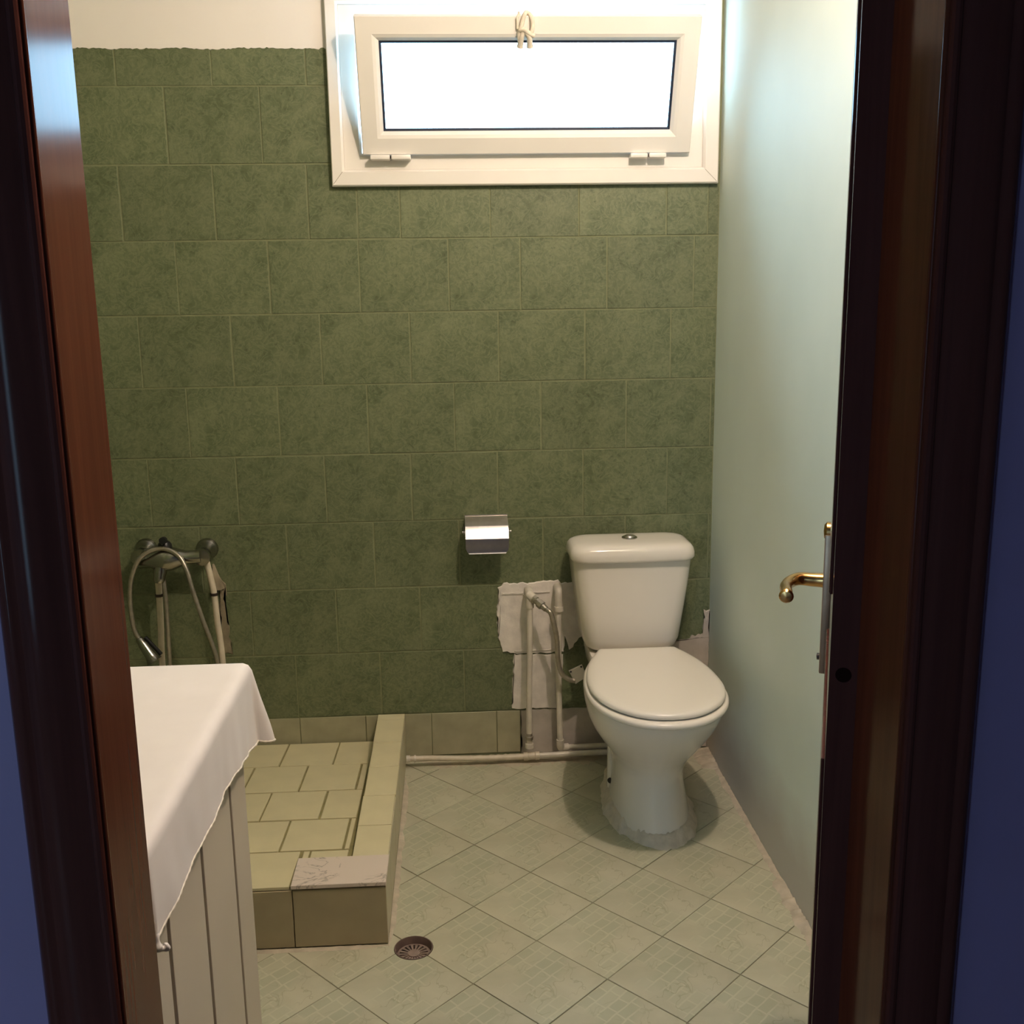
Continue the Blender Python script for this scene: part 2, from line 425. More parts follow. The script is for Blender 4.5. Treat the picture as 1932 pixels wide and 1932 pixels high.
PW, PH, ZJ = .252, .202, .1463
rows = {9: [-1.647, -1.393, -1.142], 8: [-1.524, -1.27], 7: [-1.663, -1.41, -1.155, -1.02, -.902, -.65, -.40, -.152, -.033],
        6: [-1.526, -1.272, -1.021, -.77, -.567, -.32, -.07], 5: [-1.644, -1.388, -1.138, -.885, -.632, -.383, -.134],
        4: [-1.526, -1.268, -1.014, -.764, -.512, -.262, -.012], 3: [-1.651, -1.4, -1.145, -.895, -.642, -.389, -.138],
        2: [-1.519, -1.267, -1.012, -.76, -.51, -.262, -.01], 1: [-1.638, -1.385, -1.132, -.882, -.63, -.378, -.126], 0: [-1.514, -1.262, -1.009, -.755, -.503, -.25]}
rnd = random.Random(11)
for k, js in rows.items():
    edges = list(js)
    while edges[0] - PW > XL + .004: edges.insert(0, edges[0] - PW)
    edges = [XL] + edges
    if k >= 8: edges = [e for e in edges if e < HX0 - .02] + [HX0]
    else: edges.append(XR)
    z0, z1 = ZJ + PH * k, ZJ + PH * (k + 1)
    for a, b in zip(edges, edges[1:]):
        if b - a < .008: continue
        t1 = z1
        if k == 7 and b > HX0 and -1.083 < a < HX1: t1 = HZ0
        if k == 9: t1 = 2.10
        j = (rnd.uniform(-.0006, .0006), rnd.uniform(-.0006, .0006))
        tile_box('wall_tile', ((a + b) / 2 + j[0], rnd.uniform(-.0004, .0004), (z0 + t1) / 2 + j[1]), (b - a) / 2, (t1 - z0) / 2, 'y', 'green_tile', wall_back, th=.0014, ch=.0007, gap=.0021)
# the pale skirting row below
sk = [-1.80, -1.66, -1.46, -1.26, -1.06, -.859, -.658, -.585]
for a, b in zip(sk, sk[1:]):
    tile_box('skirting_tile', ((a + b) / 2, -.001, ZJ / 2 + .004), (b - a) / 2, ZJ / 2 - .004, 'y', 'skirting', wall_back, th=.002, ch=.0007, gap=.0012)
# plaster patches where pipes were chased in
up = [(-.646, .5387), (-.63, .5547), (-.55, .5523), (-.518, .5579), (-.467, .5597), (-.457, .5495), (-.40, .549), (-.37, .47), (-.395, .38), (-.4224, .348), (-.434, .335), (-.4445, .392), (-.4475, .331), (-.602, .331), (-.6335, .340), (-.649, .3802), (-.6522, .4725)]
slab('plaster_patch', ragged(up, .010, .0028, 1), -.0055, GY, 'plaster', wall_back)
dn = [(-.603, .3275), (-.4505, .3245), (-.455, .25), (-.472, .235), (-.4715, .150), (-.610, .152), (-.606, .25)]
slab('plaster_patch', ragged(dn, .010, .0022, 2), -.0042, GY, 'plaster', wall_back)
slab('plaster_ridge', ragged([(-.636, .5195), (-.575, .5205), (-.568, .5105), (-.561, .507), (-.552, .512), (-.545, .522), (-.49, .5225), (-.489, .5255), (-.558, .527), (-.634, .5235)], .008, .0008, 5), -.0085, -.004, 'plaster', wall_back)
slab('plaster_ridge', ragged([(-.600, .3375), (-.50, .339), (-.455, .344), (-.455, .3475), (-.50, .3415), (-.600, .3405)], .008, .0006, 6), -.0080, -.004, 'plaster', wall_back)
slab('plaster_patch', ragged([(-.583, .146), (-.40, .147), (-.20, .147), (-.10, .147), (-.10, .004), (-.583, .004)], .012, .0016, 7), -.0035, GY, 'plaster_grey', wall_back)
slab('plaster_patch', ragged([(-.20, .3545), (-.087, .3568), (-.0542, .3616), (-.0005, .365), (-.0005, .004), (-.10, .004), (-.10, .147), (-.20, .147)], .012, .0012, 8), -.0045, GY, 'plaster_pink', wall_back)
slab('plaster_patch', ragged([(-.060, .3605), (-.052, .372), (-.045, .3685), (-.034, .374), (-.026, .372), (-.0215, .376), (-.0195, .402), (-.0155, .430), (-.018, .4515), (-.0095, .446), (-.0005, .4535), (-.0005, .362)], .007, .002, 9), -.0052, GY, 'plaster_pink', wall_back)
# scraped patch beside the right shower pipe
slab('plaster_patch', ragged([(-1.470, .60), (-1.455, .575), (-1.452, .545), (-1.462, .53), (-1.455, .47), (-1.452, .40), (-1.446, .36), (-1.478, .36), (-1.476, .50)], .012, .003, 10), -.0022, GY, 'old_cement', wall_back)

wall_right = struct(box('wall_right', (0, .1, YF, .13, 0, ZC), 'mint_paint'), 'plain mint green painted wall beside the toilet')
wall_left = struct(box('wall_left', (XL - .1, XL, YF, GY, 0, ZC), 'left_wall'), 'dull green wall behind the cabinet')
ceiling = struct(box('ceiling', (-2.8, 1.3, -4.7, .13, ZC, ZC + .1), 'ceiling'))
# front wall with the door opening; bathroom skin cream, hall skin blue
DX0, DX1, DZ = -1.092, -.3515, 2.12                    # clear opening between the jambs
bm = bmesh.new()
for (a, b, z0, z1) in ((XL - .1, DX0 - .03, 0, ZC), (DX1 + .03, .1, 0, ZC), (DX0 - .03, DX1 + .03, DZ + .03, ZC)):
    bx(bm, a, b, -2.05, YF, z0, z1)
wall_front = struct(finish('wall_front', bm, 'left_wall'))
bm = bmesh.new()
for (a, b, z0, z1) in ((-2.7, DX0 - .03, 0, ZC), (DX1 + .03, 1.2, 0, ZC), (DX0 - .03, DX1 + .03, DZ + .03, ZC)):
    bx(bm, a, b, YH, -2.05, z0, z1)
wall_hall = struct(finish('wall_hall', bm, 'hall_blue'), 'dark blue hall wall around the doorway')
# hall around the camera, with a window in its left wall
hb = bmesh.new()                                      # rear wall with a narrow window
for (a, b, z0, z1) in ((-2.7, -2.30, 0, ZC), (-1.98, 1.2, 0, ZC), (-2.30, -1.98, 0, .40), (-2.30, -1.98, 1.90, ZC)): bx(hb, a, b, -4.7, -4.6, z0, z1)
struct(finish('wall_hall_rear', hb, 'hall_pale'))
struct(box('wall_hall_right', (1.2, 1.3, -4.7, YH, 0, ZC), 'hall_pale'))
struct(box('wall_hall_left', (-2.8, -2.7, -4.7, YH, 0, ZC), 'hall_pale'))
struct(box('floor_hall', (-2.8, 1.3, -4.7, YF, -.1, 0), 'hall_floor'))

# ------------------------------------------------------------------ floor with diagonal tiles
def evaluated(o):
    dg = bpy.context.evaluated_depsgraph_get(); dg.update()
    return bpy.data.meshes.new_from_object(o.evaluated_get(dg))
floor = struct(box('floor', (XL - .1, .1, YF, .13, -.1, -.0018), 'floor_grout'), 'pale green floor tiles laid diagonally')
DR = (-.883, -.962)                                     # floor drain
bm = bmesh.new(); lathe(bm, [(-.06, .0432), (.06, .0432)], (DR[0], DR[1], 0), (0, 0, 1), 40)
cutter = finish('drain_cutter', bm, 'dark_hole')
def bore(o):
    md = o.modifiers.new('bore', 'BOOLEAN'); md.operation = 'DIFFERENCE'; md.object = cutter; md.solver = 'EXACT'
    me = evaluated(o); o.modifiers.clear(); o.data = me
T, ANG = .1972, math.radians(43.6); O = Vector((-.4695, -.8215))
e1 = Vector((math.cos(ANG), math.sin(ANG))); e2 = Vector((-math.sin(ANG), math.cos(ANG)))
def clip(poly, nrm, d):                                  # keep nrm.p <= d
    out = []
    for i in range(len(poly)):
        a, b = poly[i], poly[(i + 1) % len(poly)]; da, db = nrm.dot(a) - d, nrm.dot(b) - d
        if da <= 0: out.append(a)
        if da * db < 0: out.append(a + (b - a) * (da / (da - db)))
    return out
rnd = random.Random(5); to_bore = [floor]
for i in range(-12, 13):
    for j in range(-12, 13):
        c = O + e1 * (i + .5) * T + e2 * (j + .5) * T; h = T / 2 - .0011
        poly = [c + e1 * h * s + e2 * h * t for s, t in ((-1, -1), (1, -1), (1, 1), (-1, 1))]
        for nrm, d in ((Vector((1, 0)), -.002), (Vector((-1, 0)), 1.798), (Vector((0, 1)), -.002), (Vector((0, -1)), 1.998)):
            poly = clip(poly, nrm, d)
            if len(poly) < 3: break
        if len(poly) < 3: continue
        if all(p.x < -.96 and p.y > -.92 for p in poly): continue     # under the shower tray
        ar = abs(sum(poly[q].x * poly[(q+1) % len(poly)].y - poly[(q+1) % len(poly)].x * poly[q].y for q in range(len(poly)))) / 2
        if ar < .0004: continue
        loc = [(q - c) for q in poly]
        rot = Matrix.Rotation(-ANG, 2); loc = [rot @ q for q in loc]     # tile axes
        cen = sum(loc, Vector((0, 0))) / len(loc)
        bm = bmesh.new(); dz = rnd.uniform(-.0005, .0003)
        ins = [q + (cen - q).normalized() * .0009 for q in loc]
        loft(bm, [[(q.x, q.y, -.0016) for q in loc], [(q.x, q.y, -.0006) for q in loc], [(q.x, q.y, 0) for q in ins]])
        t = finish_at('floor_tile', bm, 'floor_tile', floor, (c.x, c.y, dz)); t.rotation_euler = (0, 0, ANG)
        if (c - Vector(DR)).length < .2: to_bore.append(t)
bpy.context.view_layer.update()
for o in to_bore: bore(o)
bpy.data.objects.remove(cutter)

# mortar left along the skirtings and the tray
def mortar_run(name, p0, p1, width, height, parent, seed, mat='mortar', n=60, taper=True):
    bm = bmesh.new(); p0, p1 = Vector(p0), Vector(p1); d = (p1 - p0); L = d.length; d.normalize(); s = Vector((-d.y, d.x, 0)); rr = random.Random(seed)
    rings = []
    for i in range(n + 1):
        t = i / n; p = p0.lerp(p1, t); f = (.55 + .75 * (noise.noise((t * L * 14, seed, 0)) * .5 + .5) + rr.uniform(-.12, .12))
        if taper: f *= min(1, 8 * t + .15, 8 * (1 - t) + .15)
        wd, h = width * f, height * (.6 + .6 * rr.random()) * min(1, f)
        rings.append([p + Vector((0, 0, -.001)), p + Vector((0, 0, h)), p + s * wd * .55 + Vector((0, 0, h * .75)), p + s * wd + Vector((0, 0, -.001))])
    loft(bm, rings); return finish(name, bm, mat, parent, 60)
mortar_run('mortar_strip', (-.0005, -1.16, 0), (-.0005, -.02, 0), .017, .006, floor, 2, n=150)
mortar_run('mortar_strip', (-.0005, -1.10, 0), (-.0005, -.74, 0), .030, .009, floor, 3, 'mortar', n=60)
mortar_run('mortar_strip', (-.0005, -.16, 0), (-.0005, -.004, 0), .06, .012, floor, 8, n=30)
mortar_run('mortar_strip', (-.005, -.003, 0), (-.935, -.003, 0), .085, .004, floor, 4, n=120)
mortar_run('mortar_strip', (-.9385, -.12, 0), (-.9385, -.952, 0), .016, .004, floor, 6, n=120)
mortar_run('mortar_strip', (-.9385, -.9475, 0), (-1.42, -.9475, 0), .013, .003, floor, 7, n=60)

# ------------------------------------------------------------------ floor drain
dr = tag(empty('floor_drain', (DR[0], DR[1], 0)), 'round metal floor drain with radial slots beside the shower tray', 'drain')
bm = bmesh.new()
n = 40
def ring(r, z): return [(DR[0] + r * math.cos(2*math.pi*i/n), DR[1] + r * math.sin(2*math.pi*i/n), z) for i in range(n)]
loft(bm, [ring(.0425, .0005), ring(.0405, .0012), ring(.0392, -.001), ring(.0380, -.020), ring(.0370, -.05)], False, True)
finish('cup', bm, 'drain_cup', dr, 40)
bm = bmesh.new()
loft(bm, [ring(.0375, -.020), ring(.0375, -.016), ring(.0315, -.0145), ring(.0315, -.020)], False, False)
lathe(bm, [(-.020, .013), (-.0125, .013), (-.011, .008), (-.0108, .0)], (DR[0], DR[1], 0), (0, 0, 1), 24)
for i in range(18):
    a = 2 * math.pi * i / 18; d = Vector((math.cos(a), math.sin(a), 0)); s = Vector((-d.y, d.x, 0)); o_ = Vector((DR[0], DR[1], 0))
    q = []
    for rr_, w_ in ((.010, .0014), (.033, .0030)):
        for zz, ww in ((-.020, w_), (-.0145, w_)):
            q.append([o_ + d * rr_ + s * ww + Vector((0, 0, zz)), o_ + d * rr_ - s * ww + Vector((0, 0, zz))])
    loft(bm, [[q[0][0], q[0][1], q[1][1], q[1][0]], [q[2][0], q[2][1], q[3][1], q[3][0]]])
finish('grate', bm, 'drain', dr, 35)

# ------------------------------------------------------------------ window
win = struct(empty('window_1', (-.545, 0, 1.95)), 'white plastic tilt window held ajar, bright sky behind the pane')
def frame_bm(bm, x0, x1, z0, z1, wl, wr, wb, wt, y0, y1, bev=.004):
    """mitred frame of four members, front at y0, back at y1"""
    ox = [(x0, z0), (x1, z0), (x1, z1), (x0, z1)]; ix = [(x0 + wl, z0 + wb), (x1 - wr, z0 + wb), (x1 - wr, z1 - wt), (x0 + wl, z1 - wt)]
    cyc = []
    def R(p, y): return [bm.verts.new((a, y, b)) for a, b in p]
    def mixp(p, q, t): return [(a[0] + (b[0] - a[0]) * t, a[1] + (b[1] - a[1]) * t) for a, b in zip(p, q)]
    prof = [(0, y1), (0, y0 + bev), (.08, y0), (.86, y0), (1, y0 + bev * 1.8), (1, y1)]
    rs = [R(mixp(ox, ix, t), y) for t, y in prof]
    for a, b in zip(rs, rs[1:] + rs[:1]):
        for i in range(4):
            j = (i + 1) % 4; bm.faces.new((a[i], a[j], b[j], b[i]))
bm = bmesh.new(); frame_bm(bm, -1.083, -.0105, 1.70, 2.212, .034, .044, .043, .046, -.022, GY - .0005)
fr_ = finish('outer_trim', bm, 'pvc', win)
bm = bmesh.new(); frame_bm(bm, -1.051, -.0525, 1.7415, 2.168, .052, .052, .0465, .034, -.009, .075, .003)
finish('inner_frame', bm, 'pvc', win)
for (a, b) in (((-1.083, 1.70), (-1.049, 1.743)), ((-.0105, 1.70), (-.0545, 1.743))):        # mitre joints at the lower corners
    bm = bmesh.new(); A, B = Vector((a[0], -.0222, a[1])), Vector((b[0], -.0222, b[1])); A = A.lerp(B, .12); B = A.lerp(B, .86)
    d = (B - A).normalized(); s = Vector((-d.z, 0, d.x)) * .0006
    loft(bm, [[A - s, A + s, A + s + Vector((0, .001, 0)), A - s + Vector((0, .001, 0))], [B - s, B + s, B + s + Vector((0, .001, 0)), B - s + Vector((0, .001, 0))]])
    finish('mitre_joint', bm, 'groove', win)
# tilted sash: hinge line at the bottom
SB = Vector((0, -.030, 1.780)); tilt = math.atan2(.120, .322); SH = .3436
sd = Vector((0, -math.sin(tilt), math.cos(tilt))); sn = Vector((0, -math.cos(tilt), -math.sin(tilt)))   # up the sash / out of its face
def S(x, h, d): return Vector((x, 0, 0)) + SB + sd * h + sn * d
def frame_tilt(bm, x0, x1, h0, h1, wd, prof):
    ox = [(x0, h0), (x1, h0), (x1, h1), (x0, h1)]; ix = [(x0 + wd, h0 + wd), (x1 - wd, h0 + wd), (x1 - wd, h1 - wd), (x0 + wd, h1 - wd)]
    rs = []
    for t, d in prof: rs.append([bm.verts.new(S(a[0] + (b[0] - a[0]) * t, a[1] + (b[1] - a[1]) * t, d)) for a, b in zip(ox, ix)])
    for a, b in zip(rs, rs[1:] + rs[:1]):
        for i in range(4):
            j = (i + 1) % 4; bm.faces.new((a[i], a[j], b[j], b[i]))
SX0, SX1 = -.995, -.095
bm = bmesh.new(); frame_tilt(bm, SX0, SX1, 0, SH, .0605, [(0, -.042), (0, -.002), (.03, 0), (.70, 0), (.84, -.0035), (1, -.014), (1, -.042)])
sash = finish('sash', bm, 'pvc', win)
g_ = .0600
bm = bmesh.new(); frame_tilt(bm, SX0 + g_ - .001, SX1 - g_ + .001, g_ - .001, SH - g_ + .001, .0065, [(0, -.019), (0, -.0125), (1, -.0145), (1, -.019)])
o = finish('gasket', bm, 'gasket', sash); o.location = (0, 0, 0)
bm = bmesh.new()
loft(bm, [[S(SX0 + .05, .05, d), S(SX1 - .05, .05, d), S(SX1 - .05, SH - .05, d), S(SX0 + .05, SH - .05, d)] for d in (-.028, -.024)])
o = finish('pane', bm, 'glass', sash); o.location = (0, 0, 0)
for x0, x1 in ((-.974, -.865), (-.262, -.163)):
    h = empty('hinge', (0, 0, 0)); h.parent = win; h.location = -Vector(win.location)
    for a, b in ((x0, (x0 + x1) / 2 - .002), ((x0 + x1) / 2 + .002, x1)):
        bm = bmesh.new(); bx(bm, a, b, -.046, -.008, 1.7665, 1.7785, .003); finish('hinge_leaf', bm, 'pvc', h, 35).location = (0, 0, 0)
    bm = bmesh.new(); tube(bm, [(x0 + .002, -.034, 1.7735), (x1 - .002, -.034, 1.7735)], .004, 10); finish('hinge_pin', bm, 'clamp', h, 40).location = (0, 0, 0)
# cotton string tied round the top rail of the sash
tie = tag(empty('window_string', (-.556, -.15, 2.08)), 'pale cotton string knotted around the top of the open window', 'string')
def T3(x, h, d): return S(x, h, d)
tc = -.556
loop = catmull([T3(tc - .012, SH - .070, .004), T3(tc - .016, SH - .045, .008), T3(tc - .010, SH - .02, .009), T3(tc - .002, SH + .004, .004), T3(tc + .006, SH + .006, -.012), T3(tc + .016, SH - .004, .002), T3(tc + .019, SH - .025, .010), T3(tc + .012, SH - .040, .012), T3(tc - .006, SH - .030, .014)], 7)
bm = bmesh.new(); tube(bm, loop, .0056, 8); finish('loop', bm, 'string', tie, 60)
l2 = catmull([T3(tc - .014, SH - .032, .012), T3(tc - .004, SH - .030, .017), T3(tc + .010, SH - .040, .013), T3(tc + .022, SH - .046, .008)], 6)
bm = bmesh.new(); tube(bm, l2, .0064, 8); finish('knot', bm, 'string', tie, 60)
for k_, dx in enumerate((-.012, .012)):
    l3 = catmull([T3(tc - .004, SH - .032, .014), T3(tc + dx * .8, SH - .048, .011), T3(tc + dx, SH - .066, .004), T3(tc + dx * 1.1, SH - .074, .001)], 6)
    bm = bmesh.new(); tube(bm, l3, [.0055 + .0035 * i / (len(l3) - 1) for i in range(len(l3))], 8); finish('tail', bm, 'string', tie, 60)
bm = bmesh.new(); tube(bm, [T3(tc - .02, SH - .03, .006), T3(tc - .021, SH - .005, .005), T3(tc - .016, SH + .003, -.006), T3(tc - .014, SH + .003, -.04)], .0035, 8); finish('strand', bm, 'string', tie, 60)

# ------------------------------------------------------------------ door frame, casing and open door
dfr = struct(empty('door_1', ((DX0 + DX1) / 2, YH, 0)), 'dark varnished wooden door frame around the doorway')
for (a, b) in ((DX0 - .03, DX0), (DX1, DX1 + .03)):
    bm = bmesh.new(); bx(bm, a, b, YH - .002, YF + .002, 0, DZ + .03); finish('jamb', bm, 'wood', dfr, None, ((a + b) / 2, YH, 1.0))
bm = bmesh.new(); bx(bm, DX0, DX1, YH - .002, YF + .002, DZ, DZ + .03); finish('head_jamb', bm, 'wood', dfr)
# moulded casings on the hall side: profile = (distance outward from the reveal, projection)
prof = [(.000, .0), (.000, .010), (.0015, .0125), (.0045, .0135), (.0075, .0125), (.009, .0105), (.0115, .0110), (.016, .0130), (.022, .0150), (.030, .0168), (.0385, .0174), (.045, .0165), (.0490, .0148), (.0510, .0152), (.0535, .0166), (.0570, .0173), (.0605, .0165), (.064, .0138), (.067, .0098), (.069, .0060), (.0695, .0)]
def casing(x, sgn, name='casing'):
    bm = bmesh.new()
    rings = [[(x + sgn * (d + .002), YH - .001 - p, z) for d, p in prof] for z in (0, .7, 1.4, DZ + .07)]
    loft(bm, rings); return finish(name, bm, 'wood_shaded', dfr, 28, (x, YH, 1.0))
casing(DX0, -1); casing(DX1, 1)
bm = bmesh.new(); loft(bm, [[(x, YH - .001 - p, DZ + .002 + d) for d, p in prof] for x in (DX0 - .07, DX1 + .07)]); finish('casing', bm, 'wood_shaded', dfr, 28)
for xx in (DX0 - .008, DX1 + .008):                       # thin bead between reveal and casing
    bm = bmesh.new(); tube(bm, [(xx + (.006 if xx < -.7 else -.006), YH - .004, 0), (xx + (.006 if xx < -.7 else -.006), YH - .004, DZ)], .0032, 10); finish('bead', bm, 'wood', dfr, 50)

# open door leaf, swung into the bathroom against the right wall
HPX, HPY, LW, LT = -.3765, -1.985, .735, .034
door = struct(empty('door_2', (HPX, HPY, 0)), 'dark wooden door swung open against the mint wall')
door['category'] = 'door'
dang = math.atan2(.376, 1.0)                             # leaf direction leans towards +x
door.rotation_euler = (0, 0, -dang)
def dpart(name, bm, mat, smooth=None, parent=None):
    bmesh.ops.recalc_face_normals(bm, faces=bm.faces)
    if smooth:
        for f in bm.faces: f.smooth = True
        for e in bm.edges:
            if len(e.link_faces) == 2 and e.calc_face_angle(0) > math.radians(smooth): e.smooth = False
    me = bpy.data.meshes.new(name); bm.to_mesh(me); bm.free(); me.materials.append(M[mat])
    o = bpy.data.objects.new(name, me); COL.objects.link(o); o.parent = parent or door; return o
bm = bmesh.new(); bx(bm, .0, LT, 0, LW, .008, 2.10); dpart('leaf', bm, 'wood_shaded')
for (y0, y1, z0, z1) in ((.11, .62, .20, .85), (.11, .62, 1.05, 1.95)):          # raised panels on the room side
    bm = bmesh.new(); bx(bm, -.004, .001, y0, y1, z0, z1, .003); dpart('panel', bm, 'wood_shaded')
bm = bmesh.new(); lathe(bm, [(0, .0085), (.0006, .0080), (.0008, 0)], (LT * .42, .0003, .995), (0, -1, 0), 16); dpart('wood_knot', bm, 'knot', 40)
hz, hy = .915, LW - .055
bm = bmesh.new(); bx(bm, -.0135, .0005, hy - .018, hy + .018, hz - .160, hz + .082, .003)
plate = dpart('handle_plate', bm, 'bronze_plate', 40)
bm = bmesh.new(); lathe(bm, [(0, .016), (.006, .016), (.010, .011), (.011, .0)], (-.005, hy, hz + .085), (-1, 0, 0), 16); dpart('plate_finial', bm, 'brass', 40, plate)
bm = bmesh.new(); lathe(bm, [(0, .006), (.004, .006), (.005, .0)], (-.0135, hy, hz - .135), (-1, 0, 0), 12); dpart('plate_screw', bm, 'clamp', 40, plate)
lev = catmull([(-.008, hy, hz), (-.030, hy, hz), (-.052, hy - .004, hz + .001), (-.066, hy - .020, hz - .001), (-.0715, hy - .045, hz - .002), (-.070, hy - .075, hz), (-.068, hy - .095, hz + .001), (-.068, hy - .108, hz)], 6)
nl = len(lev); rad = [.0125 - .0025 * min(1, i / (nl * .5)) - .0015 * max(0, i / nl - .5) for i in range(nl)]; rad[-1] = .0085
bm = bmesh.new(); tube(bm, lev, rad, 14); dpart('lever_handle', bm, 'brass', 45)
bm = bmesh.new(); lathe(bm, [(-.004, .004), (-.001, .0105), (.004, .0118), (.008, .009), (.0095, .0)], (-.068, hy - .108, hz), (0, -1, -.05), 16); dpart('lever_tip', bm, 'brass', 45)

# ------------------------------------------------------------------ ceiling lamp (above the frame)
lampo = tag(empty('ceiling_lamp', (-.24, -1.45, ZC)), 'small white bulb holder on the ceiling above the toilet', 'lamp')
bm = bmesh.new(); lathe(bm, [(0, .045), (.012, .045), (.02, .03), (.05, .024), (.085, .024), (.085, 0)], (-.24, -1.45, ZC), (0, 0, -1), 24); finish('holder', bm, 'lamp_white', lampo, 40)

# ------------------------------------------------------------------ shower tray
KX0, KX1, TY, KZ = -1.020, -.9390, -.9450, .150
tray = tag(empty('shower_tray', (-1.35, -.47, 0)), 'raised shower tray of cream tiles with a kerb and one marble tile', 'shower tray')
def fz(y): return .067 - .087 * y                        # floor of the tray rises to the front
bm = bmesh.new()
loft(bm, [[(XL, -.003, z0), (KX0, -.003, z0), (KX0, TY + .008, z1), (XL, TY + .008, z1)] for z0, z1 in ((.0, .0), (fz(0) - .0045, fz(TY) - .0045))])
body = finish('tray_base', bm, 'tray_grout', tray)
bm = bmesh.new(); bx(bm, KX0 + .003, KX1 - .006, TY + .008, -.003, 0, KZ - .0075); finish('kerb_core', bm, 'tray_grout', tray)
def ztile(name, x0, x1, y0, y1, mat, zf, th=.0075, gap=.0016, dz=0):
    bm = bmesh.new(); a = [(x0 + gap, y0 + gap), (x1 - gap, y0 + gap), (x1 - gap, y1 - gap), (x0 + gap, y1 - gap)]; ch = .0014
    cx, cy = (x0 + x1) / 2, (y0 + y1) / 2
    b = [(p[0] + math.copysign(ch, cx - p[0]), p[1] + math.copysign(ch, cy - p[1])) for p in a]
    loft(bm, [[(p[0], p[1], zf(p[1]) - th + dz) for p in a], [(p[0], p[1], zf(p[1]) - ch * .7 + dz) for p in a], [(p[0], p[1], zf(p[1]) + dz) for p in b]])
    return finish(name, bm, mat, tray, None, (cx, cy, zf(cy)))
R_ = random.Random(8); IX = KX0 - .014
def pieces(xs, y0, y1):
    for a, b in zip(xs, xs[1:]):
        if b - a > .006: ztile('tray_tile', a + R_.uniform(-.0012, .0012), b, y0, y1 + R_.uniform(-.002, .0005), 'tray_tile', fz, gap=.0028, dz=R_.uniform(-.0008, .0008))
pieces([XL + .002, -1.742, -1.593, -1.444, -1.293, -1.140, IX], -.203, -.010)
pieces([XL + .002, -1.662, -1.512, -1.361, -1.209, -1.056, IX], -.400, -.203)
pieces([XL + .002, -1.726, -1.577, -1.428, -1.278, -1.130, IX], -.587, -.400)
pieces([XL + .002, -1.648, -1.498, -1.348, -1.199, -1.051, IX], -.766, -.587)
pieces([XL + .002, -1.742, -1.594, -1.445, -1.294, -1.146], TY - .001, -.766)
pieces([-1.143, -1.124, IX], -.832, -.766)
ky = [-.004, -.045, -.211, -.367, -.535, -.689, -.832]
for a, b in zip(ky, ky[1:]):
    if a == -.004: continue
    ztile('kerb_tile', KX0 - .002 + R_.uniform(-.0015, .0015), KX1 + R_.uniform(-.001, .001), b, a, 'tray_tile', lambda y: KZ, gap=.0011)
ztile('kerb_tile', KX0 - .002, KX1, -.045, -.004, 'tray_tile', lambda y: KZ, gap=.0009)
mt = ztile('marble_tile', -1.1445, KX1 + .0015, TY - .003, -.832, 'marble', lambda y: KZ + .003, th=.0090, gap=.0008)
mt['label'] = 'white marble tile with grey veins'
# facing tiles: front and right side
for a, b in ((XL + .002, -1.66), (-1.66, -1.40), (-1.40, -1.142), (-1.142, KX1 + .001)):
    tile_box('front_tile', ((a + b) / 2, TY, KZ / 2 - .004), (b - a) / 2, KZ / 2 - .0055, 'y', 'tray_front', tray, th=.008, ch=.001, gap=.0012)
sy = [-.004, -.20, -.40, -.60, -.80, TY + .0085]
for a, b in zip(sy, sy[1:]):
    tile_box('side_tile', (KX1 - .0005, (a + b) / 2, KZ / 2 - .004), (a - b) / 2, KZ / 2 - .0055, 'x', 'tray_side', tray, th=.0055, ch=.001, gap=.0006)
bm = bmesh.new(); bx(bm, KX0 - .0025, KX0 + .003, -.832, -.003, .05, KZ - .0085); finish('kerb_inner_face', bm, 'tray_side', tray)

# ------------------------------------------------------------------ toilet
TX, TROT = -.268, math.radians(.3)
toilet = tag(empty('toilet', (TX, 0, 0)), 'white ceramic toilet with closed lid standing beside the mint wall', 'toilet')
toilet.rotation_euler = (0, 0, TROT)
def tpart(name, bm, mat, smooth=40, parent=None):
    o = dpart(name, bm, mat, smooth, parent or toilet); return o
HALF = [(0.0, .112), (.04, .1215), (.12, .1385), (.24, .158), (.38, .1705), (.52, .176), (.64, .1735), (.75, .160), (.84, .138), (.91, .109), (.96, .077), (.99, .040), (1.0, .0)]
def egg(yb, yf, hw, z, sharp=1.0, x0=0.0, backw=None):
    """ring of the bowl outline from back yb to front yf with half width hw"""
    pts = [Vector((a * 1.0, b, 0)) for a, b in HALF]
    cv = catmull(pts, 4)
    side = []
    for p in cv:
        t = min(max(p.x, 0), 1); h = max(p.y, 0) / .176 * hw
        if backw is not None:
            k_ = max(0, 1 - t / .55); h = h * (1 - k_) + min(h, backw) * k_ if backw < h else h
        side.append((h, yb + (yf - yb) * t))
    side[-1] = (0, yf)
    R = [(x0 + h, y, z) for h, y in side]; Lf = [(x0 - h, y, z) for h, y in reversed(side[:-1])]
    nb = 4; back = [(x0 - side[0][0] + 2 * side[0][0] * k_ / nb, yb, z) for k_ in range(1, nb)]
    return R + Lf + back
# bowl and pedestal in one piece
bm = bmesh.new()
prof_b = [(0.0, -.13, -.585, .106), (.02, -.13, -.583, .104), (.07, -.13, -.570, .097), (.12, -.13, -.556, .092), (.155, -.13, -.552, .093), (.185, -.13, -.562, .101), (.215, -.13, -.585, .117), (.245, -.14, -.615, .135), (.28, -.15, -.650, .152), (.315, -.16, -.682, .165), (.35, -.17, -.706, .174), (.372, -.18, -.717, .177), (.381, -.185, -.718, .1765), (.384, -.19, -.712, .172)]
loft(bm, [egg(a, b, c, z, x0=.012 * max(0, 1 - z / .3)) for z, a, b, c in prof_b])
tpart('bowl', bm, 'ceramic', 50)
